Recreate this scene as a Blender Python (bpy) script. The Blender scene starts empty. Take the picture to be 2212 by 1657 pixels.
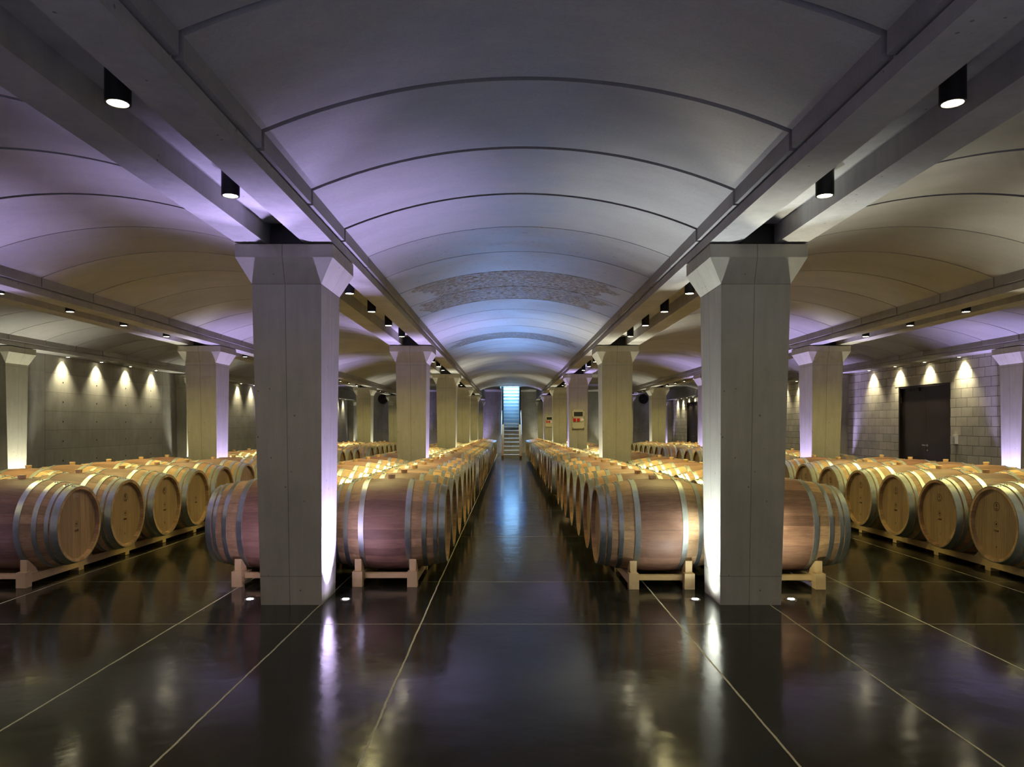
import bpy, bmesh, math, random
from mathutils import Vector, Matrix, Euler
random.seed(7)
S = 1.23            # survey units -> metres
PI = math.pi
SC = bpy.context.scene
COL = SC.collection

# ------------------------------------------------------------------ materials
class NT:
    def __init__(self, name):
        self.m = bpy.data.materials.new(name); self.m.use_nodes = True
        self.t = self.m.node_tree; self.n = self.t.nodes; self.l = self.t.links
        self.b = self.n['Principled BSDF']
    def node(self, typ, **kw):
        n = self.n.new(typ)
        for k, v in kw.items(): setattr(n, k, v)
        return n
    def link(self, a, b): self.l.new(a, b)
    def val(self, sock, v):
        if isinstance(v, (int, float)): sock.default_value = v
        elif isinstance(v, tuple): sock.default_value = v
        else: self.l.new(v, sock)
    def math(self, op, a, b=0.0, c=0.0, clamp=False):
        n = self.node('ShaderNodeMath', operation=op); n.use_clamp = clamp
        self.val(n.inputs[0], a); self.val(n.inputs[1], b); self.val(n.inputs[2], c)
        return n.outputs[0]
    def coord(self, which='Object'):
        return self.node('ShaderNodeTexCoord').outputs[which]
    def sep(self, v):
        n = self.node('ShaderNodeSeparateXYZ'); self.l.new(v, n.inputs[0]); return n.outputs
    def comb(self, x, y, z):
        n = self.node('ShaderNodeCombineXYZ')
        self.val(n.inputs[0], x); self.val(n.inputs[1], y); self.val(n.inputs[2], z); return n.outputs[0]
    def noise(self, v, scale, detail=4, rough=.5, dist=0.0):
        n = self.node('ShaderNodeTexNoise'); self.l.new(v, n.inputs['Vector'])
        n.inputs['Scale'].default_value = scale; n.inputs['Detail'].default_value = detail
        n.inputs['Roughness'].default_value = rough; n.inputs['Distortion'].default_value = dist
        return n.outputs['Fac']
    def scalev(self, v, s):
        n = self.node('ShaderNodeMapping'); self.l.new(v, n.inputs['Vector']); n.inputs['Scale'].default_value = s
        return n.outputs['Vector']
    def ramp(self, f, stops):
        n = self.node('ShaderNodeValToRGB'); self.l.new(f, n.inputs['Fac'])
        e = n.color_ramp.elements
        while len(e) < len(stops): e.new(.5)
        for i, (p, c) in enumerate(stops):
            e[i].position = p; e[i].color = (c, c, c, 1) if isinstance(c, (int, float)) else (*c, 1)
        return n.outputs['Color']
    def mix(self, f, a, b, mode='MIX'):
        n = self.node('ShaderNodeMix', data_type='RGBA', blend_type=mode)
        self.val(n.inputs['Factor'], f)
        for sck, v in ((n.inputs[6], a), (n.inputs[7], b)):
            if isinstance(v, tuple): sck.default_value = (*v, 1) if len(v) == 3 else v
            else: self.l.new(v, sck)
        return n.outputs[2]
    def bump(self, h, strength=.3, dist=.01):
        n = self.node('ShaderNodeBump'); self.l.new(h, n.inputs['Height'])
        n.inputs['Strength'].default_value = strength; n.inputs['Distance'].default_value = dist
        self.l.new(n.outputs[0], self.b.inputs['Normal']); return n.outputs[0]
    def base(self, c):
        self.val(self.b.inputs['Base Color'], (*c, 1) if isinstance(c, tuple) else c)
    def rough(self, r): self.val(self.b.inputs['Roughness'], r)
    def spec(self, s): self.b.inputs['Specular IOR Level'].default_value = s

def lineband(t, x, period, off, w):
    """1 on a thin line repeated every period"""
    a = t.math('SUBTRACT', x, off)
    a = t.math('DIVIDE', a, period)
    a = t.math('FRACT', a)
    a = t.math('SUBTRACT', a, .5)
    a = t.math('ABSOLUTE', a)
    return t.math('GREATER_THAN', a, .5 - w / period / 2)

def concrete(name, c0, c1, scale=1.6, rough=.72, bump=.25, column=False, pits=True, spec=.3):
    t = NT(name); v = t.coord()
    big = t.noise(v, scale, 6, .62)
    streak = t.noise(t.scalev(v, (7, 7, .7)), 2.2, 5, .6)
    fine = t.noise(v, 90, 3, .6)
    f = t.math('ADD', t.math('MULTIPLY', big, .55), t.math('MULTIPLY', streak, .3))
    f = t.math('ADD', f, t.math('MULTIPLY', fine, .15))
    c = t.ramp(f, [(.32, c0), (.68, c1)])
    h = t.math('ADD', t.math('MULTIPLY', big, .5), t.math('MULTIPLY', fine, .25))
    if pits:
        vo = t.node('ShaderNodeTexVoronoi'); t.link(v, vo.inputs['Vector']); vo.inputs['Scale'].default_value = 11
        sel = t.noise(v, 6, 2)
        p = t.math('MULTIPLY', t.math('LESS_THAN', vo.outputs['Distance'], .085), t.math('GREATER_THAN', sel, .52))
        c = t.mix(t.math('MULTIPLY', p, .75), c, tuple(x * .35 for x in c0))
        h = t.math('SUBTRACT', h, p)
    if column:
        x, y, z = t.sep(v)
        wob = t.math('MULTIPLY', t.math('SUBTRACT', t.noise(v, 9, 3), .5), .004)
        lx = t.math('LESS_THAN', t.math('ABSOLUTE', t.math('ADD', t.math('SUBTRACT', x, -.012), wob)), .0035)
        ly = t.math('LESS_THAN', t.math('ABSOLUTE', t.math('ADD', y, wob)), .003)
        ln = t.math('MAXIMUM', lx, ly)
        lz = t.math('LESS_THAN', t.math('ABSOLUTE', t.math('SUBTRACT', z, 2.09 * S)), .003)
        lz2 = t.math('LESS_THAN', t.math('ABSOLUTE', t.math('SUBTRACT', z, .19 * S)), .003)
        ln = t.math('MAXIMUM', ln, t.math('MAXIMUM', lz, lz2))
        c = t.mix(t.math('MULTIPLY', ln, .55), c, tuple(q * .3 for q in c0))
        h = t.math('SUBTRACT', h, t.math('MULTIPLY', ln, .8))
    t.base(c); t.rough(rough); t.spec(spec); t.bump(h, bump, .006)
    return t.m

M = {}
M['column'] = concrete('concrete_column', (.335, .325, .26), (.50, .48, .39), column=True, bump=.35)
M['beam'] = concrete('concrete_beam', (.29, .285, .27), (.46, .45, .43), scale=2.0, bump=.3)

def vault_mat():
    t = NT('vault_concrete'); v = t.coord(); x, y, z = t.sep(v)
    pid = t.math('FLOOR', t.math('DIVIDE', t.math('SUBTRACT', y, 2.455 * S), .818 * S))
    wn = t.node('ShaderNodeTexWhiteNoise', noise_dimensions='1D'); t.link(pid, wn.inputs['W'])
    big = t.noise(t.scalev(v, (1, 2.2, 1)), 1.5, 6, .65)
    fine = t.noise(v, 60, 4, .7)
    grit = t.noise(v, 190, 2, .7)
    f = t.math('ADD', t.math('MULTIPLY', big, .5), t.math('MULTIPLY', fine, .3))
    f = t.math('ADD', f, t.math('MULTIPLY', grit, .2))
    c = t.ramp(f, [(.33, (.25, .245, .24)), (.67, (.39, .385, .38))])
    per = t.math('ADD', t.math('MULTIPLY', wn.outputs['Value'], .22), .86)
    c = t.mix(1.0, c, t.comb(per, per, per), 'MULTIPLY')
    # rough patches on some of the panels
    pm = t.math('GREATER_THAN', wn.outputs['Value'], .55)
    flk = t.math('GREATER_THAN', t.noise(t.scalev(v, (1, 2.5, 1)), 22, 4, .7), .56)
    band = t.math('LESS_THAN', t.math('ABSOLUTE', x), 1.0 * S)
    mid = t.math('MULTIPLY', t.math('GREATER_THAN', y, 7.36 * S), t.math('LESS_THAN', y, 9.0 * S))
    mid = t.math('MAXIMUM', mid, t.math('MULTIPLY', t.math('GREATER_THAN', y, 12.27 * S), t.math('LESS_THAN', y, 13.09 * S)))
    sp = t.math('MULTIPLY', t.math('GREATER_THAN', t.noise(t.scalev(v, (1, 2.5, 1)), 15, 4, .7), .64), t.math('GREATER_THAN', y, 5.72 * S))
    flk2 = t.math('GREATER_THAN', t.noise(t.scalev(v, (1, 2.2, 1)), 17, 5, .75), .49)
    fm = t.math('MAXIMUM', t.math('MULTIPLY', mid, flk2), sp)
    fm = t.math('MULTIPLY', fm, t.math('LESS_THAN', t.math('ABSOLUTE', x), t.math('ADD', .55 * S, t.math('MULTIPLY', t.noise(v, 2.2, 3), .9 * S))))
    k = t.math('MAXIMUM', t.math('MULTIPLY', fm, .6), t.math('MULTIPLY', t.math('MULTIPLY', pm, flk), .07))
    c = t.mix(k, c, (.15, .12, .08))
    t.base(c)
    r = t.math('ADD', t.math('MULTIPLY', big, .25), .38)
    t.rough(t.math('ADD', r, t.math('MULTIPLY', fm, .4), 0, True)); t.spec(.5)
    t.bump(t.math('ADD', t.math('MULTIPLY', fine, .3), t.math('MULTIPLY', big, .6)), .3, .006)
    return t.m
M['vault'] = vault_mat()

def floor_mat():
    t = NT('polished_floor'); v = t.coord(); x, y, z = t.sep(v)
    big = t.noise(v, .9, 7, .62, .6)
    mid = t.noise(t.scalev(v, (1, 1.6, 1)), 5, 6, .7)
    scr = t.noise(t.scalev(v, (2, 9, 1)), 6, 6, .75)
    c = t.ramp(t.math('ADD', t.math('MULTIPLY', big, .6), t.math('MULTIPLY', mid, .4)),
               [(.30, (.009, .0095, .0075)), (.55, (.017, .0175, .014)), (.75, (.032, .033, .026))])
    worn = t.ramp(scr, [(.66, 0.0), (.80, 1.0)])
    c = t.mix(t.math('MULTIPLY', worn, .5), c, (.10, .10, .09))
    wob = t.math('MULTIPLY', t.math('SUBTRACT', t.noise(v, 2.0, 5, .7), .5), .022)
    wob2 = t.math('MULTIPLY', t.math('SUBTRACT', t.noise(v, 3.3, 5, .7), .5), .012)
    wv = t.math('ADD', .0035, t.math('MULTIPLY', t.noise(v, 7, 4, .7), .0045))
    wh = .0062
    ln = None
    for X in (-5.3, -3.45, -2.05, -1.32, -.603, .931, 1.638, 2.41, 3.55, 5.4):
        d = t.math('ABSOLUTE', t.math('ADD', t.math('SUBTRACT', x, X * S), wob))
        a = t.math('LESS_THAN', d, wv)
        ln = a if ln is None else t.math('MAXIMUM', ln, a)
    for off in (4.35, 5.52, 7.85):
        yy = t.math('ADD', y, wob2)
        a = lineband(t, yy, 6.0 * S, off * S + 3.0 * S * 2, wh * 1.2)
        ln = t.math('MAXIMUM', ln, a)
    c = t.mix(ln, c, t.mix(t.noise(v, 30, 2), (.30, .285, .18), (.48, .46, .33)))
    t.base(c)
    r = t.ramp(t.math('ADD', t.math('MULTIPLY', big, .5), t.math('MULTIPLY', mid, .5)), [(.3, .085), (.7, .2)])
    r = t.mix(t.math('MULTIPLY', ln, .9), r, (.6, .6, .6))
    t.link(r, t.b.inputs['Roughness'])
    t.b.inputs['IOR'].default_value = 1.5; t.spec(.31)
    h = t.math('ADD', t.math('MULTIPLY', t.noise(v, 3.2, 3, .5), 1.0), t.math('MULTIPLY', t.noise(v, 14, 3, .6), .12))
    h = t.math('SUBTRACT', h, t.math('MULTIPLY', ln, .03))
    t.bump(h, .055, .05)
    return t.m
M['floor'] = floor_mat()

def cast_wall_mat(name, axis, ypanels):
    """cast concrete wall with board joints and tie holes; axis = index of the horizontal coordinate"""
    t = NT(name); v = t.coord(); s = t.sep(v); u = s[axis]; z = s[2]
    big = t.noise(v, 1.1, 7, .65); streak = t.noise(t.scalev(v, (5, 5, .8)), 2, 5, .6); fine = t.noise(v, 70, 3, .6)
    f = t.math('ADD', t.math('MULTIPLY', big, .6), t.math('ADD', t.math('MULTIPLY', streak, .25), t.math('MULTIPLY', fine, .15)))
    c = t.ramp(f, [(.33, (.22, .215, .19)), (.66, (.40, .39, .35))])
    # bay coordinate: 0..6 counted from the front of a column
    bay = t.math('MULTIPLY', t.math('FRACT', t.math('DIVIDE', t.math('SUBTRACT', u, (4.8 - 12) * S), 6 * S)), 6.0)
    wob = t.math('MULTIPLY', t.math('SUBTRACT', t.noise(v, 4, 4), .5), .012)
    zz = t.math('ADD', z, wob)
    if axis == 1:
        inn = t.math('MULTIPLY', t.math('GREATER_THAN', bay, 1.2), t.math('LESS_THAN', bay, 5.27))
        hl = t.math('MULTIPLY', lineband(t, zz, .317 * S, 1.728 * S, .008), inn)
        vl = t.math('MAXIMUM', t.math('LESS_THAN', t.math('ABSOLUTE', t.math('SUBTRACT', bay, 1.2)), .006),
                    t.math('LESS_THAN', t.math('ABSOLUTE', t.math('SUBTRACT', bay, 5.27)), .006))
        du = t.math('SUBTRACT', t.math('FRACT', t.math('DIVIDE', t.math('SUBTRACT', bay, 1.69 - .51), 1.02)), .5)
        du = t.math('MULTIPLY', du, 1.02)
        dz = t.math('SUBTRACT', t.math('FRACT', t.math('ADD', t.math('DIVIDE', t.math('SUBTRACT', z, 1.9 * S), .333 * S), .5)), .5)
        dz = t.math('MULTIPLY', dz, .333)
        msk = inn
    else:
        hl = lineband(t, zz, .78 * S, 1.62 * S, .007)
        vl = lineband(t, u, .62 * S, .0, .006)
        du = t.math('MULTIPLY', t.math('SUBTRACT', t.math('FRACT', t.math('DIVIDE', t.math('ADD', u, .3 * S), .62 * S)), .5), .62)
        dz = t.math('MULTIPLY', t.math('SUBTRACT', t.math('FRACT', t.math('DIVIDE', t.math('ADD', z, .24 * S), .78 * S)), .5), .78)
        msk = 1.0
    d = t.math('SQRT', t.math('ADD', t.math('MULTIPLY', du, du), t.math('MULTIPLY', dz, dz)))
    hole = t.math('MULTIPLY', t.math('LESS_THAN', d, .0165), msk)
    ln = t.math('MAXIMUM', hl, vl)
    if axis == 1:
        rid = t.math('FLOOR', t.math('DIVIDE', t.math('SUBTRACT', zz, 1.728 * S), .317 * S))
        wn = t.node('ShaderNodeTexWhiteNoise', noise_dimensions='1D'); t.link(rid, wn.inputs['W'])
        per = t.math('ADD', t.math('MULTIPLY', wn.outputs['Value'], .25), .84)
        c = t.mix(1.0, c, t.comb(per, per, per), 'MULTIPLY')
    c = t.mix(t.math('MULTIPLY', ln, .6), c, (.08, .078, .06))
    c = t.mix(hole, c, (.02, .02, .018))
    t.base(c); t.rough(.7); t.spec(.3)
    t.bump(t.math('SUBTRACT', t.math('MULTIPLY', big, .8), t.math('ADD', ln, t.math('MULTIPLY', hole, 2))), .35, .01)
    return t.m
M['wall_cast'] = cast_wall_mat('cast_concrete_wall', 1, True)
M['wall_end'] = cast_wall_mat('cast_concrete_end_wall', 0, False)

def block_mat():
    t = NT('concrete_block_wall'); v = t.coord(); s = t.sep(v)
    uv = t.comb(s[1], t.math('ADD', s[2], -.02), 0.0)
    b = t.node('ShaderNodeTexBrick'); t.link(uv, b.inputs['Vector'])
    b.inputs['Scale'].default_value = 1; b.inputs['Brick Width'].default_value = .31 * S
    b.inputs['Row Height'].default_value = .1625 * S; b.inputs['Mortar Size'].default_value = .0055
    b.inputs['Mortar Smooth'].default_value = .3
    b.inputs['Color1'].default_value = (.42, .40, .34, 1); b.inputs['Color2'].default_value = (.55, .52, .45, 1)
    b.inputs['Mortar'].default_value = (.07, .065, .05, 1)
    n = t.noise(v, 3, 6, .65); fine = t.noise(v, 120, 3, .7)
    c = t.mix(1.0, b.outputs['Color'], t.ramp(n, [(.3, .82), (.7, 1.1)]), 'MULTIPLY')
    t.base(c); t.rough(.85); t.spec(.25)
    t.bump(t.math('ADD', t.math('SUBTRACT', 1.0, b.outputs['Fac']), t.math('MULTIPLY', fine, .25)), .5, .008)
    return t.m
M['block'] = block_mat()

def stave_mat():
    t = NT('oak_staves'); v = t.coord(); x, y, z = t.sep(v)
    rnd = t.node('ShaderNodeObjectInfo').outputs['Random']
    ang = t.math('DIVIDE', t.math('ADD', t.math('ARCTAN2', z, y), PI), 2 * PI / 30)
    rr = t.math('MULTIPLY', rnd, 97.0)
    sid = t.math('ADD', t.math('FLOOR', t.math('ADD', ang, rr)), t.math('FLOOR', t.math('MULTIPLY', rr, 31)))
    wn = t.node('ShaderNodeTexWhiteNoise', noise_dimensions='1D'); t.link(sid, wn.inputs['W'])
    vv = t.comb(t.math('ADD', x, rr), y, z)
    grain = t.noise(t.scalev(vv, (1.2, 16, 16)), 3.2, 6, .62, .7)
    fine = t.noise(t.scalev(vv, (3, 70, 70)), 2, 4, .6)
    mot = t.noise(vv, 5, 5, .6)
    g = t.math('ADD', t.math('MULTIPLY', grain, .6), t.math('MULTIPLY', fine, .4))
    pale = t.ramp(g, [(.3, (.33, .19, .082)), (.5, (.50, .32, .155)), (.72, (.60, .415, .225))])
    red = t.ramp(g, [(.3, (.17, .085, .055)), (.55, (.28, .158, .10)), (.75, (.35, .215, .145))])
    mask = t.math('LESS_THAN', t.math('ABSOLUTE', x), .150 * S)
    c = t.mix(mask, pale, red)
    sv = t.math('ADD', t.math('MULTIPLY', wn.outputs['Value'], .52), .66)
    c = t.mix(1.0, c, t.comb(sv, sv, sv), 'MULTIPLY')
    m2 = t.math('ADD', t.math('MULTIPLY', mot, .5), .74)
    c = t.mix(1.0, c, t.comb(m2, m2, m2), 'MULTIPLY')
    # some barrels are stained darker all over
    dk = t.math('MULTIPLY', t.math('GREATER_THAN', t.math('FRACT', t.math('MULTIPLY', rnd, 53.0)), .86), .55)
    c = t.mix(dk, c, t.mix(1.0, c, (.62, .46, .44), 'MULTIPLY'))
    seam = t.math('GREATER_THAN', t.math('ABSOLUTE', t.math('SUBTRACT', t.math('FRACT', t.math('ADD', ang, rr)), .5)), .488)
    c = t.mix(t.math('MULTIPLY', seam, .5), c, (.09, .05, .03))
    t.base(c); t.rough(t.math('ADD', t.math('MULTIPLY', grain, .2), .42)); t.spec(.35)
    t.bump(t.math('SUBTRACT', t.math('MULTIPLY', g, .6), t.math('MULTIPLY', seam, .8)), .25, .003)
    return t.m
M['stave'] = stave_mat()

def head_mat():
    t = NT('oak_head'); v = t.coord(); x, y, z = t.sep(v)
    rnd = t.node('ShaderNodeObjectInfo').outputs['Random']
    rr = t.math('MULTIPLY', rnd, 53.0)
    yy = t.math('DIVIDE', y, .058 * S)
    yy = t.math('ADD', yy, rr)
    wn = t.node('ShaderNodeTexWhiteNoise', noise_dimensions='1D'); t.link(t.math('FLOOR', yy), wn.inputs['W'])
    vv = t.comb(x, t.math('ADD', y, rr), z)
    g = t.noise(t.scalev(vv, (40, 40, 1.6)), 2, 6, .6, .4)
    c = t.ramp(g, [(.3, (.25, .155, .07)), (.7, (.41, .285, .145))])
    sv = t.math('ADD', t.math('MULTIPLY', wn.outputs['Value'], .3), .78)
    c = t.mix(1.0, c, t.comb(sv, sv, sv), 'MULTIPLY')
    seam = t.math('GREATER_THAN', t.math('ABSOLUTE', t.math('SUBTRACT', t.math('FRACT', yy), .5)), .49)
    c = t.mix(t.math('MULTIPLY', seam, .4), c, (.10, .055, .03))
    t.base(c); t.rough(.5); t.spec(.35); t.bump(g, .12, .002)
    return t.m
M['head'] = head_mat()

def simple(name, c, rough=.5, metal=0.0, var=.25, scale=8, spec=.5, grain=None, bump=.1):
    t = NT(name); v = t.coord()
    if grain: v = t.scalev(v, grain)
    n = t.noise(v, scale, 5, .6)
    cc = t.mix(n, tuple(x * (1 - var) for x in c), tuple(min(1, x * (1 + var)) for x in c))
    t.base(cc); t.rough(t.math('ADD', t.math('MULTIPLY', n, .25), rough - .12)); t.spec(spec)
    t.b.inputs['Metallic'].default_value = metal
    if bump: t.bump(n, bump, .002)
    return t.m
M['hoop'] = simple('galvanised_hoop', (.50, .54, .50), .36, .85, .22, 26)
M['cork'] = simple('silicone_bung', (.78, .54, .28), .6)
M['pine'] = simple('raw_pine', (.62, .45, .22), .65, 0, .22, 4, .3, (2, 2, 2))
M['black'] = simple('black_metal', (.012, .012, .014), .45, .3, .3)
M['darksteel'] = simple('dark_steel_door', (.024, .018, .015), .33, .3, .12, 1.6, .5, None, 0)
M['steel'] = simple('brushed_steel', (.6, .6, .58), .3, 1.0, .1)
M['bronze'] = simple('bronze_stair_steel', (.15, .08, .032), .95, 0, .2, 8, .05)
M['rail'] = simple('handrail_steel', (.38, .40, .44), .5, .3, .1)
M['tread'] = simple('stair_tread', (.45, .42, .40), .45, .1, .2)
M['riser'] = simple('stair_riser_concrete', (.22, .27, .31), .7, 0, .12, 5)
M['plastic'] = simple('cream_plastic', (.50, .48, .34), .45, 0, .06, 12, .4)
M['smoke'] = simple('smoked_window', (.03, .034, .03), .15, 0, .2)
M['red'] = simple('red_plastic', (.55, .01, .015), .35, 0, .15)
M['white'] = simple('white_plastic', (.7, .7, .68), .4, 0, .05)
M['brand'] = simple('burnt_brand', (.028, .012, .007), .8, 0, .3, 60)
M['chalk'] = simple('chalk', (.42, .36, .33), .9, 0, .3, 90)
M['lintel'] = concrete('lintel_concrete', (.34, .32, .26), (.42, .40, .33), pits=False)

def emit(name, c, s):
    m = bpy.data.materials.new(name); m.use_nodes = True
    n = m.node_tree.nodes; n.remove(n['Principled BSDF'])
    e = n.new('ShaderNodeEmission'); e.inputs[0].default_value = (*c, 1); e.inputs[1].default_value = s
    m.node_tree.links.new(e.outputs[0], n['Material Output'].inputs[0]); return m
WARM = (1.0, .86, .30); LILAC = (.56, .46, 1.0); COOLW = (.90, .97, 1.0); WHITE = (1.0, .97, .76); SKY = (.36, .68, 1.0)
M['lens_warm'] = emit('lens_warm', (1.0, .90, .58), 28)
M['lens_lilac'] = emit('lens_lilac', (.80, .72, 1.0), 30)
M['lens_white'] = emit('lens_white', (.97, 1.0, 1.0), 30)
M['daylight'] = emit('daylight_glass', (.50, .76, 1.0), 14)

# ------------------------------------------------------------------ mesh helpers (survey units in, metres out)
class MB:
    def __init__(self): self.v = []; self.f = []; self.mi = []
    def add(self, vs, fs, mi=0):
        o = len(self.v); self.v += [tuple(p) for p in vs]; self.f += [tuple(i + o for i in q) for q in fs]; self.mi += [mi] * len(fs); return self
    def box(self, x0, x1, y0, y1, z0, z1, mi=0):
        vs = [(x, y, z) for x in (x0, x1) for y in (y0, y1) for z in (z0, z1)]
        return self.add(vs, [(0, 1, 3, 2), (4, 6, 7, 5), (0, 4, 5, 1), (2, 3, 7, 6), (0, 2, 6, 4), (1, 5, 7, 3)], mi)
    def prism(self, poly, a0, a1, axis, mi=0):
        """poly in the two other axes (cyclic order), extruded along axis"""
        n = len(poly)
        def mk(p, a):
            return {0: (a, p[0], p[1]), 1: (p[0], a, p[1]), 2: (p[0], p[1], a)}[axis]
        vs = [mk(p, a0) for p in poly] + [mk(p, a1) for p in poly]
        fs = [tuple(range(n))[::-1], tuple(range(n, 2 * n))] + [(i, (i + 1) % n, n + (i + 1) % n, n + i) for i in range(n)]
        return self.add(vs, fs, mi)
    def loft(self, r0, z0, r1, z1, mi=0, caps=True):
        """rect (x0,x1,y0,y1) at z0 to rect at z1"""
        def c(r, z): return [(r[0], r[2], z), (r[1], r[2], z), (r[1], r[3], z), (r[0], r[3], z)]
        fs = [(i, (i + 1) % 4, 4 + (i + 1) % 4, 4 + i) for i in range(4)]
        if caps: fs += [(3, 2, 1, 0), (4, 5, 6, 7)]
        return self.add(c(r0, z0) + c(r1, z1), fs, mi)
    def lathe(self, prof, n=40, axis=0, mi=0, closed=True, c=(0, 0, 0)):
        """prof = [(a, r)] along axis"""
        vs = []; m = len(prof)
        for i in range(n):
            t = 2 * PI * i / n; ct, st = math.cos(t), math.sin(t)
            for a, r in prof:
                p = {0: (a, r * ct, r * st), 1: (r * ct, a, r * st), 2: (r * ct, r * st, a)}[axis]
                vs.append((p[0] + c[0], p[1] + c[1], p[2] + c[2]))
        fs = []
        for i in range(n):
            j = (i + 1) % n
            for k in range(m if closed else m - 1):
                l = (k + 1) % m
                fs.append((i * m + k, i * m + l, j * m + l, j * m + k))
        return self.add(vs, fs, mi)
    def disc(self, a, r, n=40, axis=0, mi=0, c=(0, 0, 0)):
        vs = [(c[0], c[1], c[2])]
        vs = []
        for i in range(n):
            t = 2 * PI * i / n; ct, st = math.cos(t), math.sin(t)
            p = {0: (a, r * ct, r * st), 1: (r * ct, a, r * st), 2: (r * ct, r * st, a)}[axis]
            vs.append((p[0] + c[0], p[1] + c[1], p[2] + c[2]))
        return self.add(vs, [tuple(range(n))], mi)
    def cyl(self, a0, a1, r, n=24, axis=2, mi=0, c=(0, 0, 0)):
        return self.lathe([(a0, 0.0001), (a0, r), (a1, r), (a1, 0.0001)], n, axis, mi, False, c)
    def tube(self, pts, r, n=8, mi=0):
        rings = []
        P = [Vector(p) for p in pts]
        for i, p in enumerate(P):
            d = (P[min(i + 1, len(P) - 1)] - P[max(i - 1, 0)]).normalized()
            up = Vector((0, 0, 1)) if abs(d.z) < .9 else Vector((1, 0, 0))
            a = d.cross(up).normalized(); b = d.cross(a).normalized()
            rings.append([p + r * (math.cos(2 * PI * k / n) * a + math.sin(2 * PI * k / n) * b) for k in range(n)])
        vs = [q for g in rings for q in g]; fs = []
        for i in range(len(P) - 1):
            for k in range(n):
                l = (k + 1) % n; fs.append((i * n + k, i * n + l, (i + 1) * n + l, (i + 1) * n + k))
        fs += [tuple(range(n))[::-1], tuple((len(P) - 1) * n + k for k in range(n))]
        return self.add(vs, fs, mi)
    def mesh(self, name, mats, smooth=None):
        me = bpy.data.meshes.new(name)
        me.from_pydata([(a * S, b * S, c * S) for a, b, c in self.v], [], self.f); me.update()
        for m in (mats if isinstance(mats, (list, tuple)) else [mats]): me.materials.append(m)
        for p, i in zip(me.polygons, self.mi): p.material_index = i
        bm = bmesh.new(); bm.from_mesh(me); bmesh.ops.recalc_face_normals(bm, faces=bm.faces)
        if smooth is not None:
            for f in bm.faces: f.smooth = True
            for e in bm.edges:
                if len(e.link_faces) == 2 and e.calc_face_angle(0) > math.radians(smooth): e.smooth = False
        bm.to_mesh(me); bm.free()
        return me
    def build(self, name, mats, parent=None, loc=None, smooth=None):
        return link(name, self.mesh(name, mats, smooth), parent, loc)

def link(name, me, parent=None, loc=None):
    o = bpy.data.objects.new(name, me); COL.objects.link(o)
    if parent is not None: o.parent = parent
    if loc is not None: o.location = Vector(loc) * S
    return o
def tag(o, label=None, cat=None, group=None, kind=None):
    if label: o['label'] = label
    if cat: o['category'] = cat
    if group: o['group'] = group
    if kind: o['kind'] = kind
    return o
def empty(name, loc, rot=(0, 0, 0)):
    o = bpy.data.objects.new(name, None); COL.objects.link(o); o.location = Vector(loc) * S; o.rotation_euler = rot
    o.empty_display_size = .1
    return o
KIDS = {}
def kids(o): return list(o.children)
def dup(o, loc=None, rot=None, parent=None):
    c = o.copy(); COL.objects.link(c)
    if parent is not None: c.parent = parent
    if loc is not None: c.location = Vector(loc) * S
    if rot is not None: c.rotation_euler = rot
    for ch in kids(o): dup(ch, parent=c)
    return c
def light(kind, name, loc, energy, color, **kw):
    d = bpy.data.lights.new(name, kind); d.energy = energy; d.color = color
    for k, v in kw.items():
        if k != 'rot': setattr(d, k, v)
    o = bpy.data.objects.new(name, d); COL.objects.link(o); o.location = Vector(loc) * S
    if 'rot' in kw: o.rotation_euler = kw['rot']
    return o
ORD = ['first', 'second', 'third', 'fourth', 'fifth', 'sixth', 'seventh', 'eighth']

# ------------------------------------------------------------------ survey
CX, CH = -.08, 1.187
Y0, Y1 = -7.6, 35.4
LINES = (-7.67, -4.59, -1.51, 1.51, 4.59, 7.67)
WALLX = 7.69
SLOPE = .0062
def fz(y): return -SLOPE * max(0.0, y - 5.5)
ROWS = [4.81 + 6 * r for r in range(6)]
VEND = 2.455 + .818 * 32 - .35       # the vaults stop here, flat ceiling beyond

# ------------------------------------------------------------------ shell
b = MB()
b.add([(-8.3, Y0, 0), (8.3, Y0, 0), (8.3, 5.5, 0), (-8.3, 5.5, 0), (8.3, 36.5, fz(36.5)), (-8.3, 36.5, fz(36.5))], [(0, 1, 2, 3), (3, 2, 4, 5)])
b.add([(-8.3, Y0, -.6), (8.3, Y0, -.6), (8.3, 36.5, -.6), (-8.3, 36.5, -.6)], [(3, 2, 1, 0)])
tag(b.build('floor', M['floor']), 'polished dark concrete floor with pale joint lines', kind='structure')
tag(MB().box(-WALLX - .3, -WALLX, Y0, Y1 + .3, -.4, 3.3).build('wall_left', M['wall_cast']), 'cast concrete wall with tie holes', kind='structure')
# right wall with two door openings
DOORS = [(12.87, 14.58, 1.93), (30.0, 31.9, 2.15)]
b = MB(); prev = Y0
for (a, c, h) in DOORS:
    b.box(WALLX, WALLX + .3, prev, a, -.4, 3.3); b.box(WALLX, WALLX + .3, a, c, h, 3.3); prev = c
b.box(WALLX, WALLX + .3, prev, Y1 + .3, -.4, 3.3)
tag(b.build('wall_right', M['block']), 'concrete block wall', kind='structure')
b = MB()
for s in (-1, 1): b.box(min(s * .0, s * 8.3), max(s * .0, s * 8.3), Y1, Y1 + .3, -.5, 2.78)
b = MB().box(-8.3, 8.3, Y1, Y1 + .3, -.5, 2.80)
b.box(-8.3, -.46, Y1, Y1 + .3, 2.80, 5.6); b.box(.46, 8.3, Y1, Y1 + .3, 2.80, 5.6)
tag(b.build('wall_back', M['wall_end']), 'cast concrete end wall behind the stairs', kind='structure')
tag(MB().box(-8.3, 8.3, Y0 - .3, Y0, -.4, 3.3).build('wall_front', M['wall_end']), kind='structure')

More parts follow.
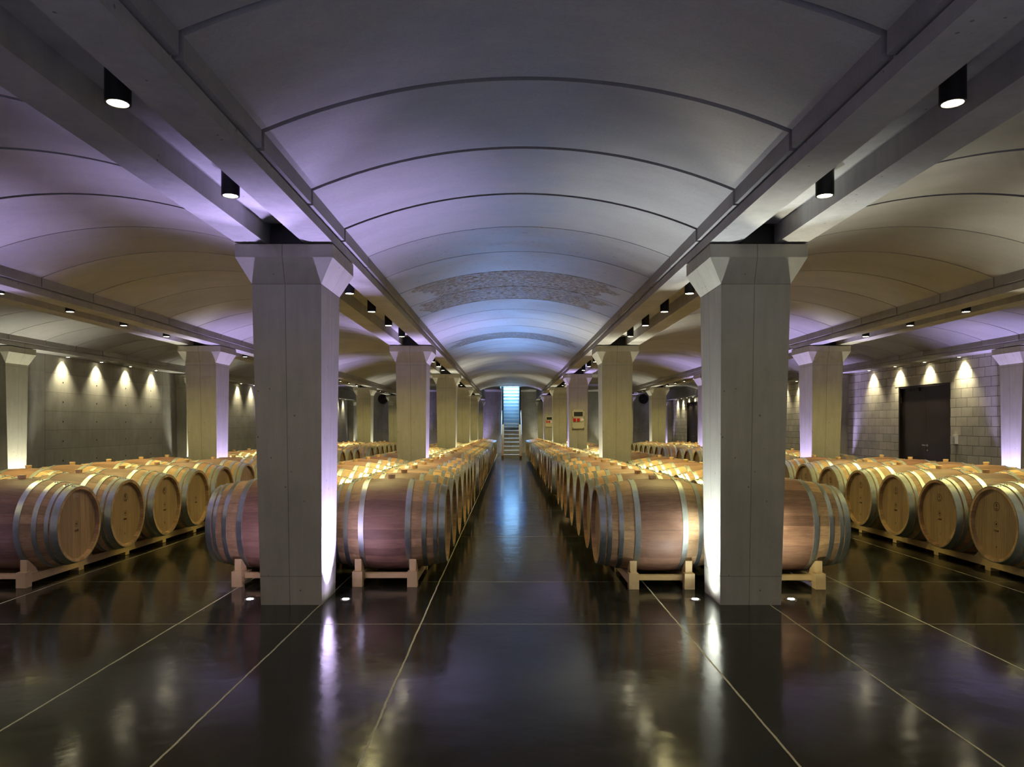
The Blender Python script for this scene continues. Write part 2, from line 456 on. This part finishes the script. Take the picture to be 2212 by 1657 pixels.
# vaulted ceiling, one object per bay between two beam lines
def vault(x0, x1):
    xc = (x0 + x1) / 2; h = (x1 - x0) / 2 - .33
    z0, rise = 2.50, .236; R = (h * h + rise * rise) / (2 * rise); zc = z0 + rise - R; A = math.asin(h / R)
    b = MB(); N = 28; T = .09
    j = -12
    while True:
        g0 = .018 if j < 4 else .007; g1 = .018 if j + 1 < 4 else .007
        y = 2.455 + .818 * j + g0; y2 = 2.455 + .818 * (j + 1) - g1; j += 1
        if y > VEND: break
        y2 = min(y2, VEND)
        vs = []; fs = []
        for yy in (y, y2):
            vs += [(xc - h, yy, 2.418)]
            vs += [(xc + R * math.sin(-A + 2 * A * i / N), yy, zc + R * math.cos(-A + 2 * A * i / N)) for i in range(N + 1)]
            vs += [(xc + h, yy, 2.418)]
            vs += [(xc + h + .12, yy, 2.418), (xc + h + .12, yy, 2.52)]
            vs += [(xc + (R + T) * math.sin(A - 2 * A * i / N), yy, zc + (R + T) * math.cos(A - 2 * A * i / N)) for i in range(N + 1)]
            vs += [(xc - h - .12, yy, 2.52), (xc - h - .12, yy, 2.418)]
        n = len(vs) // 2
        fs = [(i, (i + 1) % n, n + (i + 1) % n, n + i) for i in range(n)]
        for o in (0, n):          # end caps as a strip
            lo = [o] + [o + 1 + i for i in range(N + 1)] + [o + N + 2]
            up0 = o + N + 5
            for i in range(N): fs.append((o + 1 + i, o + 2 + i, up0 + N - i - 1, up0 + N - i))
            fs.append((o, o + 1, up0 + N, o + n - 2, o + n - 1))
            fs.append((o + N + 1, o + N + 2, o + N + 3, o + N + 4, up0))
        b.add(vs, fs)
    me = b.mesh('ceiling', M['vault'], smooth=25)
    return me
for a, c in zip(LINES[:-1], LINES[1:]):
    tag(link('ceiling', vault(a, c)), 'shallow barrel vault of precast concrete panels', kind='structure')
b = MB().box(-8.3, -.44, VEND + .01, Y1, 2.78, 2.95).box(.44, 8.3, VEND + .01, Y1, 2.78, 2.95).box(-.44, .44, VEND + .01, 30.75, 2.78, 2.95)
tag(b.build('ceiling', M['beam']), 'flat concrete ceiling by the stairs', kind='structure')
tag(MB().box(-8.3, 8.3, Y0 - .3, VEND, 3.2, 3.3).build('ceiling', M['beam']), 'unseen slab above the vaults, added to block light', kind='structure')  # unseen, added to keep light out above the vault panels
# stair shaft above the ceiling
b = MB()
for s in (-1, 1):
    b.box(min(s * .44, s * .56), max(s * .44, s * .56), 30.7, 38.2, 2.95, 5.6)
b.box(-.44, .44, 30.63, 30.75, 2.95, 5.6)
b.box(-.6, .6, 38.0, 38.2, 2.8, 5.6); b.box(-.44, .44, 30.75, 38.2, 5.45, 5.6)
tag(b.build('wall_stairwell', M['riser']), 'stairwell shaft walls', kind='structure')
tag(MB().box(-.44, .44, 31.0, 33.8, 5.42, 5.45).build('window_1', M['daylight']), 'rooflight over the stairs', kind='structure')

# twin beams
def beam(xc, side=0):
    b = MB()
    segs = []
    edges = [Y0] + [y + .19 for y in [4.81 - 12, 4.81 - 6] + ROWS] + [Y1]
    for p, q in zip(edges[:-1], edges[1:]):
        if q - p < .4: continue
        p2, q2 = p + .004, q - .004
        for s in (-1, 1):
            if side and s == side:      # beside the wall: solid to the wall
                continue
            xa, xb = xc + s * .31, xc + s * .12
            b.box(min(xa, xb), max(xa, xb), p2, q2, 2.346, 2.405)
            xa = xc + s * .29
            b.box(min(xa, xb), max(xa, xb), p2, q2, 2.405, 2.80)
        if side:
            xa, xb = xc - side * .12, xc + side * .6
            b.box(min(xa, xb), max(xa, xb), p2, q2, 2.346, 2.80)
        else:
            b.box(xc - .12, xc + .12, p2 + .36, q2 - .34, 2.466, 2.56)
            b.box(xc - .12, xc + .12, p2, q2, 2.66, 2.80)
    return b.mesh('trim', M['beam'])
for i, x in enumerate(LINES):
    sd = -1 if i == 0 else (1 if i == 5 else 0)
    me = beam(x, sd)
    tag(link('trim_%d' % (i + 1), me), 'twin precast concrete beam along a column row', kind='structure')

# ------------------------------------------------------------------ columns
LIL = {}
def is_lilac(li, r, side):
    """side -1 = towards the left of the picture, +1 = right"""
    table = {  # (line, row) -> lilac?
        (2, 0): True, (3, 0): False, (2, 1): True, (3, 1): False, (2, 2): False, (3, 2): True, (2, 3): False, (3, 3): False,
        (2, 4): False, (3, 4): True, (2, 5): True, (3, 5): False,
        (1, 1): side > 0, (4, 1): side < 0, (0, 1): False, (5, 1): True, (0, 2): False, (5, 2): True, (0, 3): True,
        (1, 2): side > 0, (4, 2): True, (1, 3): False, (4, 3): False, (5, 3): False, (1, 0): True, (4, 0): False}
    return table.get((li, r), (li + r) % 2 == 0)

def colrects(li):
    half = (.2, .2235, .31)
    if li == 0: return [(-.018, h) for h in half]
    if li == 5: return [(-h, .018) for h in half]
    return [(-h, h) for h in half]
COLNAME = ['wall side far left', 'second row left of aisle', 'row just left of aisle', 'row just right of aisle', 'second row right of aisle', 'wall side far right']
for r, y in enumerate(ROWS):
    for li, x in enumerate(LINES):
        e = empty('concrete_column', (x, y + .19, fz(y + .19)))
        z0 = 0.0; dz = -fz(y + .19); f = z0 + dz
        (a0, a1), (b0, b1), (c0, c1) = colrects(li)
        yb = (-.19, .19) if True else 0
        s = MB().loft((a0, a1, -.19, .19), 0, (b0, b1, -.295, .215), 2.092 + f)
        s.build('shaft', M['column'], e)
        cp = MB().loft((b0, b1, -.295, .215), 2.092 + f, (c0, c1, -.352, .27), 2.251 + f, caps=False)
        cp.loft((c0, c1, -.352, .27), 2.251 + f, (c0, c1, -.352, .27), 2.334 + f)
        cp.build('capital', M['column'], e)
        jb = MB().box(-.05 + (a0 + a1) / 2, .10 + (a0 + a1) / 2, -.10, .25, 2.334 + f, 2.346 + f)
        jb.build('bearing_pad', M['black'], e)
        big = ['nearest', 'second', 'third', 'fourth', 'fifth', 'last'][r]
        tag(e, 'tapered grey concrete column with flared capital, %s, %s' % (
            {'nearest': 'nearest', 'last': 'last before end wall'}.get(big, big + ' from camera'), COLNAME[li]), 'column', 'concrete columns', 'thing')
        # black junction box between the prongs over the capital
        if 0 < li < 5:
            j = MB().box(-.10, .115, -.30, -.10, 0, .13)
            j.box(-.085, .10, -.306, -.30, .012, .118)
            o = j.build('junction_box', M['black'], None, (x, y + .19, 2.335))
            tag(o, 'black junction box on top of the %s column of the %s' % (big, COLNAME[li]), 'junction box', 'junction boxes over the capitals')

# ------------------------------------------------------------------ lamps
dl = empty('ceiling_downlight', (0, 0, -50))
MB().lathe([(0, .036), (0, .044), (.13, .044), (.13, .002), (.006, .002), (.006, .036)], 28, 2, 0, True).build('housing', M['black'], dl, smooth=40)
MB().disc(.003, .037, 28, 2).build('lens', M['lens_warm'], dl)
first = True
LB = {1: 'second beam left of aisle', 2: 'beam just left of aisle', 3: 'beam just right of aisle', 4: 'second beam right of aisle'}
for li in (1, 2, 3, 4):
    for k in range(-1, 5):
        ys = [4.81 + 6 * k + o for o in (1.62, 2.66, 3.70, 4.76)]
        if k == -1: ys = [.38, 1.45, 2.62, 3.68]
        if k == -1 and li in (1, 4): ys = ys[2:]
        if k == -1 and li in (2, 3): ys = ys[1:]
        for q, y in enumerate(ys):
            x = LINES[li] + (0.03 if li < 3 else 0)
            p = (x, y, 2.336)
            if first: o = dl; o.location = Vector(p) * S; first = False
            else: o = dup(dl, p)
            where = 'before the nearest column' if k < 0 else 'behind the %s column' % ['nearest', 'second', 'third', 'fourth', 'fifth'][k]
            tag(o, 'black cylinder downlight, %s %s, %s' % (ORD[q if k >= 0 else q + 4 - len(ys)], where, LB[li]), 'downlight', 'black downlights in the beams')
            light('SPOT', 'downlight_beam', (x, y, 2.333), 66 if k >= 0 else 10, WARM, spot_size=math.radians(138), spot_blend=1.0, shadow_soft_size=.035)
wl = empty('wall_downlight', (0, 0, -50))
MB().lathe([(0, .026), (0, .036), (.014, .036), (.014, .002), (.008, .002), (.008, .026)], 24, 2).build('housing', M['steel'], wl, smooth=40)
MB().disc(.003, .027, 24, 2).build('lens', M['lens_warm'], wl)
first = True
for s, nm in ((-1, 'left'), (1, 'right')):
    for k in range(0, 5):
        for q, o_ in enumerate((1.65, 2.68, 3.71, 4.76)):
            y = 4.81 + 6 * k + o_; x = s * (WALLX - .10)
            p = (x, y, 2.332)
            if first: o = wl; o.location = Vector(p) * S; first = False
            else: o = dup(wl, p)
            tag(o, 'small wall-washing downlight, %s behind the %s column, %s wall' % (ORD[q], ['nearest', 'second', 'third', 'fourth', 'fifth'][k], nm), 'downlight', 'wall washers over the side walls')
            light('SPOT', 'wall_wash_beam', (s * (WALLX - .09), y, 2.325), 66, (1.0, .88, .56), spot_size=math.radians(92), spot_blend=1.0, shadow_soft_size=.02,
                  rot=(0, s * -math.radians(7), 0))
ups = {}
for lil in (True, False):
    e = empty('floor_uplight', (0, 0, -50 - lil))
    MB().lathe([(0, .024), (0, .036), (.004, .036), (.004, .002), (.002, .002), (.002, .024)], 24, 2).build('trim_ring', M['steel'], e, smooth=40)
    MB().disc(.0055, .022, 24, 2).build('lens', M['lens_lilac' if lil else 'lens_white'], e)
    ups[lil] = [e, True]
for r, y in enumerate(ROWS):
    for li, x in enumerate(LINES):
        for s in (-1, 1):
            if li == 0 and s < 0 or li == 5 and s > 0: continue
            lil = is_lilac(li, r, s)
            px = x + s * .325; py = y + .15
            p = (px, py, fz(py))
            if ups[lil][1]: o = ups[lil][0]; o.location = Vector(p) * S; ups[lil][1] = False
            else: o = dup(ups[lil][0], p)
            tag(o, '%s floor uplight, %s side of %s column, %s' % ('lilac' if lil else 'white', 'left' if s < 0 else 'right',
                ['nearest', 'second', 'third', 'fourth', 'fifth', 'last'][r], COLNAME[li]), 'uplight', 'uplights beside the columns')
            E = 335 if lil else 190
            fac = [.84, 1.0, .9, .8, .7, .45][r]
            light('SPOT', 'uplight_beam', (px, py, fz(py) + .012), E * fac, LILAC if lil else (COOLW if (li, r, s) == (3, 0, -1) else WHITE), spot_size=math.radians(81), spot_blend=1.0,
                  shadow_soft_size=.025, rot=(PI, -s * math.radians(12), 0))
            if r < 2 and 0 < li < 5:
                light('SPOT', 'uplight_spill', (px, py, fz(py) + .014), 1.4 if lil else 4.5, LILAC if lil else (COOLW if (li, r, s) == (3, 0, -1) else WHITE), spot_size=math.radians(168), spot_blend=.6,
                      shadow_soft_size=.025, rot=(PI, 0, 0))

# ------------------------------------------------------------------ barrels
BL, RH, RB = .4375, .287, .350
def br(x): return RB - (RB - RH) * abs(x / BL) ** 1.85
def xs(a, b, n): return [a + (b - a) * i / n for i in range(n + 1)]
HOOPS = [(.0, .046), (.058, .085), (.135, .168), (.247, .287)]
def stave_prof():
    pr = [(x, br(x)) for x in xs(-BL, BL, 22)]
    return [(-BL + .032, .264), (-BL, .266)] + pr + [(BL, .266), (BL - .032, .264)]
me_staves = MB().lathe(stave_prof(), 60, 0, 0, False).mesh('staves', M['stave'], smooth=30)
me_head = [MB().disc(s * (BL - .03), .268, 60, 0).mesh('head', M['head']) for s in (-1, 1)]
me_hoops = []
for s in (-1, 1):
    for (a, c) in HOOPS:
        pts = [s * (BL - q) for q in xs(a, c, 3)]
        outer = [(p, br(p) + .0042) for p in pts]; inner = [(p, br(p) - .002) for p in reversed(pts)]
        hb = MB().lathe(outer + inner, 60, 0, 0, True)
        mid = (pts[0] + pts[-1]) / 2                                      # overlap and rivets on top
        for k, an in ((-.012, .10), (.012, .10), (0, .16)):
            t = PI / 2 + an
            rr = br(mid) + .004
            hb.cyl(rr - .002, rr + .004, .004, 8, 2, 0, (mid + k * .6, math.cos(t) * .33, 0))
        me_hoops.append(hb.mesh('hoop', M['hoop'], smooth=30))
me_bung = MB().lathe([(RB - .01, .001), (RB - .01, .024), (RB + .004, .026), (RB + .026, .029), (RB + .028, .027), (RB + .028, .001)], 20, 2, 0, False).mesh('bung', M['cork'], smooth=40)
BRLZ = .424
def make_barrel():
    e = empty('wine_barrel', (0, 0, -40))
    link('staves', me_staves, e)
    for m in me_head: link('head', m, e)
    for m in me_hoops: link('hoop', m, e)
    link('bung', me_bung, e)
    return e
# the far ones: one mesh with all its materials
fb = MB().lathe([(x, br(x)) for x in xs(-BL, BL, 12)], 32, 0, 0, False)
for s in (-1, 1):
    fb.disc(s * (BL - .03), .266, 32, 0, 1)
    fb.lathe([(s * BL, br(BL)), (s * BL, .266), (s * (BL - .03), .264)], 32, 0, 0, False)
    for (a, c) in HOOPS:
        pts = [s * (BL - q) for q in xs(a, c, 1)]
        fb.lathe([(p, br(p) + .004) for p in pts] + [(p, br(p) - .002) for p in reversed(pts)], 32, 0, 2, True)
fb.cyl(RB - .01, RB + .028, .028, 12, 2, 3)
me_far = fb.mesh('wine_barrel', [M['stave'], M['head'], M['hoop'], M['cork']], smooth=30)

def text_mesh(body, size, depth=.0006):
    cu = bpy.data.curves.new('t', 'FONT'); cu.body = body; cu.size = size * S; cu.align_x = 'CENTER'; cu.align_y = 'CENTER'; cu.extrude = depth * S
    cu.resolution_u = 3
    o = bpy.data.objects.new('t', cu); COL.objects.link(o)
    dg = bpy.context.evaluated_depsgraph_get(); me = bpy.data.meshes.new_from_object(o.evaluated_get(dg))
    bpy.data.objects.remove(o); return me
def brand_mesh(full, chalk):
    """brand marks drawn in the x (right) / y (up) plane"""
    bm = bmesh.new()
    def put(me, dx, dy, mi=0):
        t = bmesh.new(); t.from_mesh(me)
        for v in t.verts: v.co.x += dx * S; v.co.y += dy * S
        for f in t.faces: f.material_index = mi
        tmp = bpy.data.meshes.new('x'); t.to_mesh(tmp); t.free(); bm.from_mesh(tmp)
    def ring(r0, r1, dx, dy, n=28, a0=0, a1=2 * PI):
        b = MB(); vs = []; fs = []
        for i in range(n + 1):
            t = a0 + (a1 - a0) * i / n
            vs += [(r0 * math.cos(t), r0 * math.sin(t), .0006), (r1 * math.cos(t), r1 * math.sin(t), .0006)]
        for i in range(n): fs.append((2 * i, 2 * i + 1, 2 * i + 3, 2 * i + 2))
        b.add(vs, fs); put(b.mesh('x', M['brand']), dx, dy)
    if full:
        ring(.030, .0345, 0, .135)
        put(text_mesh('K', .036), 0, .143)
        put(MB().box(-.014, .014, -.002, .002, 0, .0006).mesh('x', M['brand']), 0, .119)
        put(MB().box(-.009, .009, -.0015, .0015, 0, .0006).mesh('x', M['brand']), 0, .112)
        put(text_mesh('F', .024), .004, -.178)
    put(MB().disc(.0006, .0085, 16, 2).mesh('x', M['brand']), 0, .0)
    for i in range(14):
        t = 2 * PI * i / 14
        put(MB().disc(.0006, .0028, 8, 2).mesh('x', M['brand']), .021 * math.cos(t), .021 * math.sin(t))
    put(text_mesh('OXSR', .021), 0, -.052)
    if chalk: put(text_mesh('B-12', .038), .0, .215, 1)
    me = bpy.data.meshes.new('brand_mark'); bm.to_mesh(me); bm.free()
    me.materials.append(M['brand']); me.materials.append(M['chalk'])
    return me
BR = {(a, c): brand_mesh(a, c) for a in (True, False) for c in (True, False)}

# racks: one per line of seven barrels
def make_rack():
    e = empty('barrel_rack', (0, 0, -45))
    L0, L1 = -.33, 6 * .72 + .33
    for s in (-1, 1):
        x = s * .2
        MB().box(x - .033, x + .033, L0 + .01, L1, .030, .088).build('rail', M['pine'], e)
        for j in range(8):
            y = -.36 + .72 * j; y = max(L0, y - .035); y = min(y, L1 - .06)
            MB().box(x - .036, x + .036, y, y + .07, .0, .0302 if 0 < j < 7 else .112).build('foot_block', M['pine'], e)
            c = -.36 + .72 * j
            if j == 0: poly = [(L0 + .03, .088), (-.17, .088), (-.20, .13), (-.285, .196), (L0 + .03, .2)]
            elif j == 7: poly = [(L1 - .03, .088), (L1 - .03, .2), (c - .085, .196), (c - .16, .13), (c - .2, .088)]
            else: poly = [(c - .19, .088), (c + .19, .088), (c + .10, .165), (c + .05, .215), (c - .05, .215), (c - .10, .165)]
            MB().prism(poly, x - .024, x + .024, 0).build('chock', M['pine'], e)
    for y in (L0 + .08, 1.055, 2.495, 3.935, L1 - .12):
        MB().box(-.168, .168, y, y + .05, .05, .086).build('cross_bar', M['pine'], e)
    return e
proto_rack = make_rack(); proto_b = make_barrel()
rack_used = brl_used = False
# lanes: (x of the barrel nearest the aisle, x of the outer one, name, start y, bays)
LANES = [(-.975 - .01, -1.855 - .01, 'left of aisle', 5.66, 4), (1.02, 1.96, 'right of aisle', 5.58, 4),
         (-3.81, -4.72, 'far left', 5.62, 3), (4.06, 4.98, 'far right', 5.60, 3)]
SKIP = set()
KN = ['behind nearest column', 'behind second column', 'behind third column', 'behind fourth column']
RN = ['front', 'second', 'third', 'fourth', 'fifth', 'sixth', 'seventh']
for ln, (xa, xb, nm, ys, nb) in enumerate(LANES):
    for k in range(nb):
        for side, x in enumerate((xa, xb)):
            y = ys + 6 * k
            p = (x, y, fz(y) + .0005); rot = (-SLOPE if k else -.0045, 0, 0)
            if not rack_used: rk = proto_rack; rk.location = Vector(p) * S; rk.rotation_euler = rot; rack_used = True
            else: rk = dup(proto_rack, p, rot)
            if ln in (0, 1): sd = 'aisle side' if side == 0 else 'outer side'
            else: sd = 'inner side' if side == 0 else 'wall side'
            tag(rk, 'pale pine barrel rack on the floor, %s, %s, %s' % (sd, KN[k], nm), 'barrel rack', 'pine racks under the barrels')
            for j in range(7):
                if (ln, k, side, j) in SKIP: continue
                yj = y + .72 * j; jx = random.uniform(-.008, .008)
                p = (x + jx, yj, fz(yj) + BRLZ)
                if k < 2:
                    if not brl_used: o = proto_b; o.location = Vector(p) * S; brl_used = True
                    else:
                        o = dup(proto_b, p)
                else:
                    o = link('wine_barrel', me_far, None, p)
                tag(o, 'oak wine barrel, %s row, %s, %s, %s' % (RN[j], sd, KN[k], nm), 'barrel', 'barrels %s, %s' % (nm, KN[k]))
                o.rotation_euler = (random.uniform(-.05, .05), 0, random.uniform(-.006, .006))
                if k == 0 and side == 0 and ln in (2, 3):
                    full = not (ln == 2 and j == 0) and j < 6 and not (ln == 2 and j > 2)
                    chalk = ln == 2 and j < 2
                    if ln == 2 and j > 3: continue
                    s = 1 if ln == 2 else -1
                    m = link('brand_mark', BR[(full, chalk)], o)
                    m.location = Vector((s * (BL - .0288), 0, 0)) * S
                    m.rotation_euler = (PI / 2, 0, s * PI / 2)

# ------------------------------------------------------------------ stairs
SB = 28.5; ZB = fz(28.5)
st = empty('metal_staircase', (0 + .03, SB, ZB))
NT_ = 24; RI, RU = .155, .27
for s in (-1, 1):
    x0 = s * .31; x1 = s * .40
    a, c = min(x0, x1), max(x0, x1)
    MB().prism([(-.05, 0), (.22, 0), (RU * 8 + .12, RI * 8 - .02), (RU * 8 + .12, RI * 8 + .09), (RU * 8 - .1, RI * 8 + .09), (-.05, .11)], a, c, 0).build('stringer', M['bronze'], st)
for k in range(1, 9):
    y = RU * k
    MB().box(-.31, .31, y - .06, y + .2, RI * k - .022, RI * k).build('tread', M['tread'], st)
for s in (-1, 1):
    x = s * .40
    pts = [(x, .35, .2 + .62), (x, .42, .86), (x, RU * 6.6, RI * 6.6 + .62)]
    hr = MB().tube([(x, .62, .30), (x, .62, .92)], .012)
    hr.tube([(x, .62, .92), (x, RU * 8.5, RI * 8.5 + .60)], .014)
    hr.tube([(x, RU * 8.5, RI * 8.5 + .60), (x, RU * 8.5, RI * 8.5)], .016)
    hr.build('handrail', M['rail'], st)
tag(st, 'bronze open-riser metal staircase rising from the floor at the end of the aisle', 'staircase')
su = empty('concrete_stair_flight', (.03, SB, ZB))
b = MB()
poly = []
for k in range(9, 26):
    y = RU * k
    poly += [(y - .06, RI * (k - 1)), (y - .06, RI * k)]
poly += [(RU * 26, RI * 25), (RU * 26, RI * 24), (RU * 9, RI * 7.2), (RU * 9 - .06, RI * 7.2)]
MB().prism(poly, -.335, .335, 0).build('flight', M['riser'], su)
for k in range(9, 26):
    y = RU * k
    MB().box(-.335, .335, y - .095, y - .055, RI * k - .03, RI * k + .006).build('nosing', M['tread'], su)
for s in (-1, 1):
    a, c = sorted((s * .34, s * .395))
    MB().prism([(RU * 8.6, RI * 8.6 - .12), (RU * 26, RI * 26 - .12), (RU * 26, 5.2), (RU * 16.5, 5.2), (RU * 16.5, 2.95 - ZB), (RU * 8.6, 2.95 - ZB)][::-1], a, c, 0).build('side_panel', M['darksteel'], su)
tag(su, 'upper closed stair flight glowing blue under daylight', 'staircase')

# ------------------------------------------------------------------ doors, boxes, vents
for i, (a, c, h) in enumerate(DOORS):
    f = fz(a)
    d = empty('door_%d' % (i + 1), (WALLX + .07, (a + c) / 2, f)); w = (c - a) / 2; hh = h - f
    tag(d, 'dark steel double door in the block wall', kind='structure')
    b = MB().box(-.07, .06, -w, -w + .035, 0, hh).box(-.07, .06, w - .035, w, 0, hh).box(-.07, .06, -w, w, hh - .035, hh)
    b.build('door_frame', M['darksteel'], d)
    for s in (-1, 1):
        y0, y1 = sorted((s * .003, s * (w - .038)))
        MB().box(-.012, .02, y0, y1, .01, hh - .04).build('door_leaf', M['darksteel'], d)
        for z in (.25, hh - .32):
            MB().cyl(z, z + .1, .012, 10, 2, 0, (-.03, s * (w - .03), 0)).build('hinge', M['black'], d)
    b = MB().tube([(-.02, -.05, .84), (-.055, -.05, .84), (-.055, .05, .845)], .009).cyl(-.016, -.008, .022, 16, 0, 0, (0, -.05, .84)).cyl(-.016, -.006, .015, 16, 0, 0, (0, -.05, .75))
    b.build('door_handle', M['steel'], d)
    b = MB().box(-.045, -.012, .18, .55, hh - .11, hh - .05).tube([(-.03, .3, hh - .045), (-.05, -.1, hh - .03)], .006)
    b.build('door_closer', M['black'], d)
    tag(MB().box(WALLX - .004, WALLX + .1, a - .13, c + .13, h + .003, h + .16).build('trim_%d' % (7 + i), M['lintel']), 'concrete lintel over the double door', kind='structure')
sw = empty('wall_socket_box', (WALLX, 12.70, .92))
MB().box(-.055, 0, -.055, .055, -.07, .07).build('casing', M['white'], sw)
for z in (-.035, .0, .035): MB().box(-.058, -.055, -.045, .0, z - .012, z + .012).build('socket_cover', M['plastic'], sw)
tag(sw, 'small white socket box on the block wall beside the dark double door', 'socket box')

def panel(x, y, z):
    e = empty('electrical_panel', (x, y, z))
    w, h, d = .137, .217, .05
    MB().box(-w, w, -d, 0, .04, h).box(-w, w, -d, 0, -h, .034).box(-w + .01, w - .01, -d + .01, 0, .034, .04).build('casing', M['plastic'], e)
    MB().box(-.10, .10, -d - .004, -d, .063, .163).build('breaker_window', M['smoke'], e)
    for k, m in ((-.087, 'red'), (0.0, 'red')):
        MB().box(k - .032, k + .032, -d - .03, -d, -.055, .018).box(k - .03, k + .03, -d - .035, -d - .03, -.05, .012).build('red_socket', M[m], e)
    MB().cyl(-d - .022, -d, .03, 20, 1, 0, (.088, 0, -.018)).box(.055, .12, -d - .006, -d, -.055, .018).build('grey_socket', M['white'], e)
    for sx in (-1, 1):
        for zz in (h - .014, .05, .022, -h + .014):
            MB().cyl(-d - .003, -d, .008, 10, 1, 0, (sx * (w - .012), 0, zz)).build('screw', M['black'], e)
    MB().tube([(0, -.012, h), (0, -.045, .93), (-.02, -.05, .97), (-.10, -.055, 1.0)], .008).build('conduit', M['white'], e)
    return e
ex = 1.51
tag(panel(ex, ROWS[2] - .045, 1.31 ), 'cream electrical panel with two red sockets on third column right of aisle', 'electrical panel', 'electrical panels on the columns')
tag(panel(ex, ROWS[4] - .045, 1.31 ), 'smaller looking cream electrical panel on fifth column right of aisle', 'electrical panel', 'electrical panels on the columns')

for x, nm in ((-6.17, 'left'), (6.44, 'right')):
    e = empty('round_exhaust_fan', (x, Y1, 2.42))
    MB().lathe([(-.07, .235), (-.07, .215), (-.005, .215), (-.005, .235)], 36, 1, 0, True).build('ring', M['black'], e, smooth=40)
    MB().disc(-.006, .216, 36, 1).build('backing', M['black'], e)
    for i in range(6):
        t = 2 * PI * i / 6
        vs = []
        for (r, da, yy) in ((.04, -.1, -.02), (.2, -.28, -.015), (.2, .2, -.045), (.04, .3, -.045)):
            vs.append((r * math.cos(t + da), yy, r * math.sin(t + da)))
        v2 = [(a, b_ + .004, c) for a, b_, c in vs]
        MB().add(vs + v2, [(0, 1, 2, 3), (7, 6, 5, 4), (0, 1, 5, 4), (1, 2, 6, 5), (2, 3, 7, 6), (3, 0, 4, 7)]).build('blade', M['black'], e)
    MB().cyl(-.06, -.01, .045, 16, 1).build('hub', M['black'], e)
    tag(e, 'round black exhaust fan high on the end wall, %s of the aisle' % nm, 'fan')

# ------------------------------------------------------------------ daylight and fill
light('AREA', 'stairwell_daylight', (.0, 32.6, 5.1), 1500, SKY, shape='RECTANGLE', size=.8 * S, size_y=2.2 * S, rot=(math.radians(10), 0, 0))
light('SPOT', 'stair_daylight_fill', (.0, 31.3, 2.5), 95, (.08, .32, 1.0), spot_size=math.radians(44), spot_blend=1.0, shadow_soft_size=.8, rot=(math.radians(-64), 0, 0))  # added blue spot, stands in for daylight spilling onto the aisle floor
w = bpy.data.worlds.new('World'); SC.world = w; w.use_nodes = True
w.node_tree.nodes['Background'].inputs[0].default_value = (.05, .05, .06, 1); w.node_tree.nodes['Background'].inputs[1].default_value = .3

light('SPOT', 'vault_blue_fill', (.0, 28.2, .15), 800, (.24, .46, 1.0), spot_size=math.radians(12), spot_blend=1.0, shadow_soft_size=.2,  # both added spots lack fittings, imitate daylight bounced from floor to vault
      rot=(math.radians(-96.4), 0, 0))
light('SPOT', 'vault_blue_fill', (.0, 28.2, .15), 40, (.24, .46, 1.0), spot_size=math.radians(24), spot_blend=1.0, shadow_soft_size=.2,
      rot=(math.radians(-100), 0, 0))
# soft area fills added behind the camera, no lamps known there
light('AREA', 'rear_warm_fill', (.0, -6.0, 1.4), 10, (1.0, .88, .50), shape='RECTANGLE', size=9 * S, size_y=1.6 * S, rot=(PI / 2, 0, 0))
light('AREA', 'near_ceiling_fill', (.0, -1.6, .06), 52, (.72, .70, 1.0), shape='RECTANGLE', size=9 * S, size_y=2.5 * S, rot=(PI, 0, 0))  # added lilac fill to lift the near ceiling and beam soffits
for li in (1, 2, 3, 4):  # unseen uplights of the column row behind the camera
    for s in (-1, 1):
        light('SPOT', 'uplight_beam', (LINES[li] + s * .33, -1.05, .012), 210, LILAC if li < 3 or s < 0 else COOLW, spot_size=math.radians(100), spot_blend=1.0, shadow_soft_size=.025, rot=(PI, 0, 0))

# ------------------------------------------------------------------ camera
cam = bpy.data.cameras.new('camera'); co = bpy.data.objects.new('camera', cam); COL.objects.link(co)
co.location = Vector((CX, 0, CH)) * S; co.rotation_euler = (PI / 2, 0, 0)
cam.sensor_width = 36; cam.lens = 1580 / 2212 * 36
cam.shift_x = 7 / 2212; cam.shift_y = 88.5 / 2212
cam.clip_start = .05; cam.clip_end = 200
SC.camera = co
SC.view_settings.view_transform = 'Standard'; SC.view_settings.look = 'None'; SC.view_settings.gamma = 1
SC.view_settings.exposure = 1.4
try:
    cy = SC.cycles
    cy.use_denoising = True; cy.max_bounces = 4; cy.diffuse_bounces = 3; cy.glossy_bounces = 3; cy.use_adaptive_sampling = True; cy.adaptive_threshold = .06; cy.adaptive_min_samples = 18
    cy.sample_clamp_indirect = 4.0; cy.use_light_tree = True; cy.light_sampling_threshold = .02; cy.caustics_refractive = False
except Exception: pass
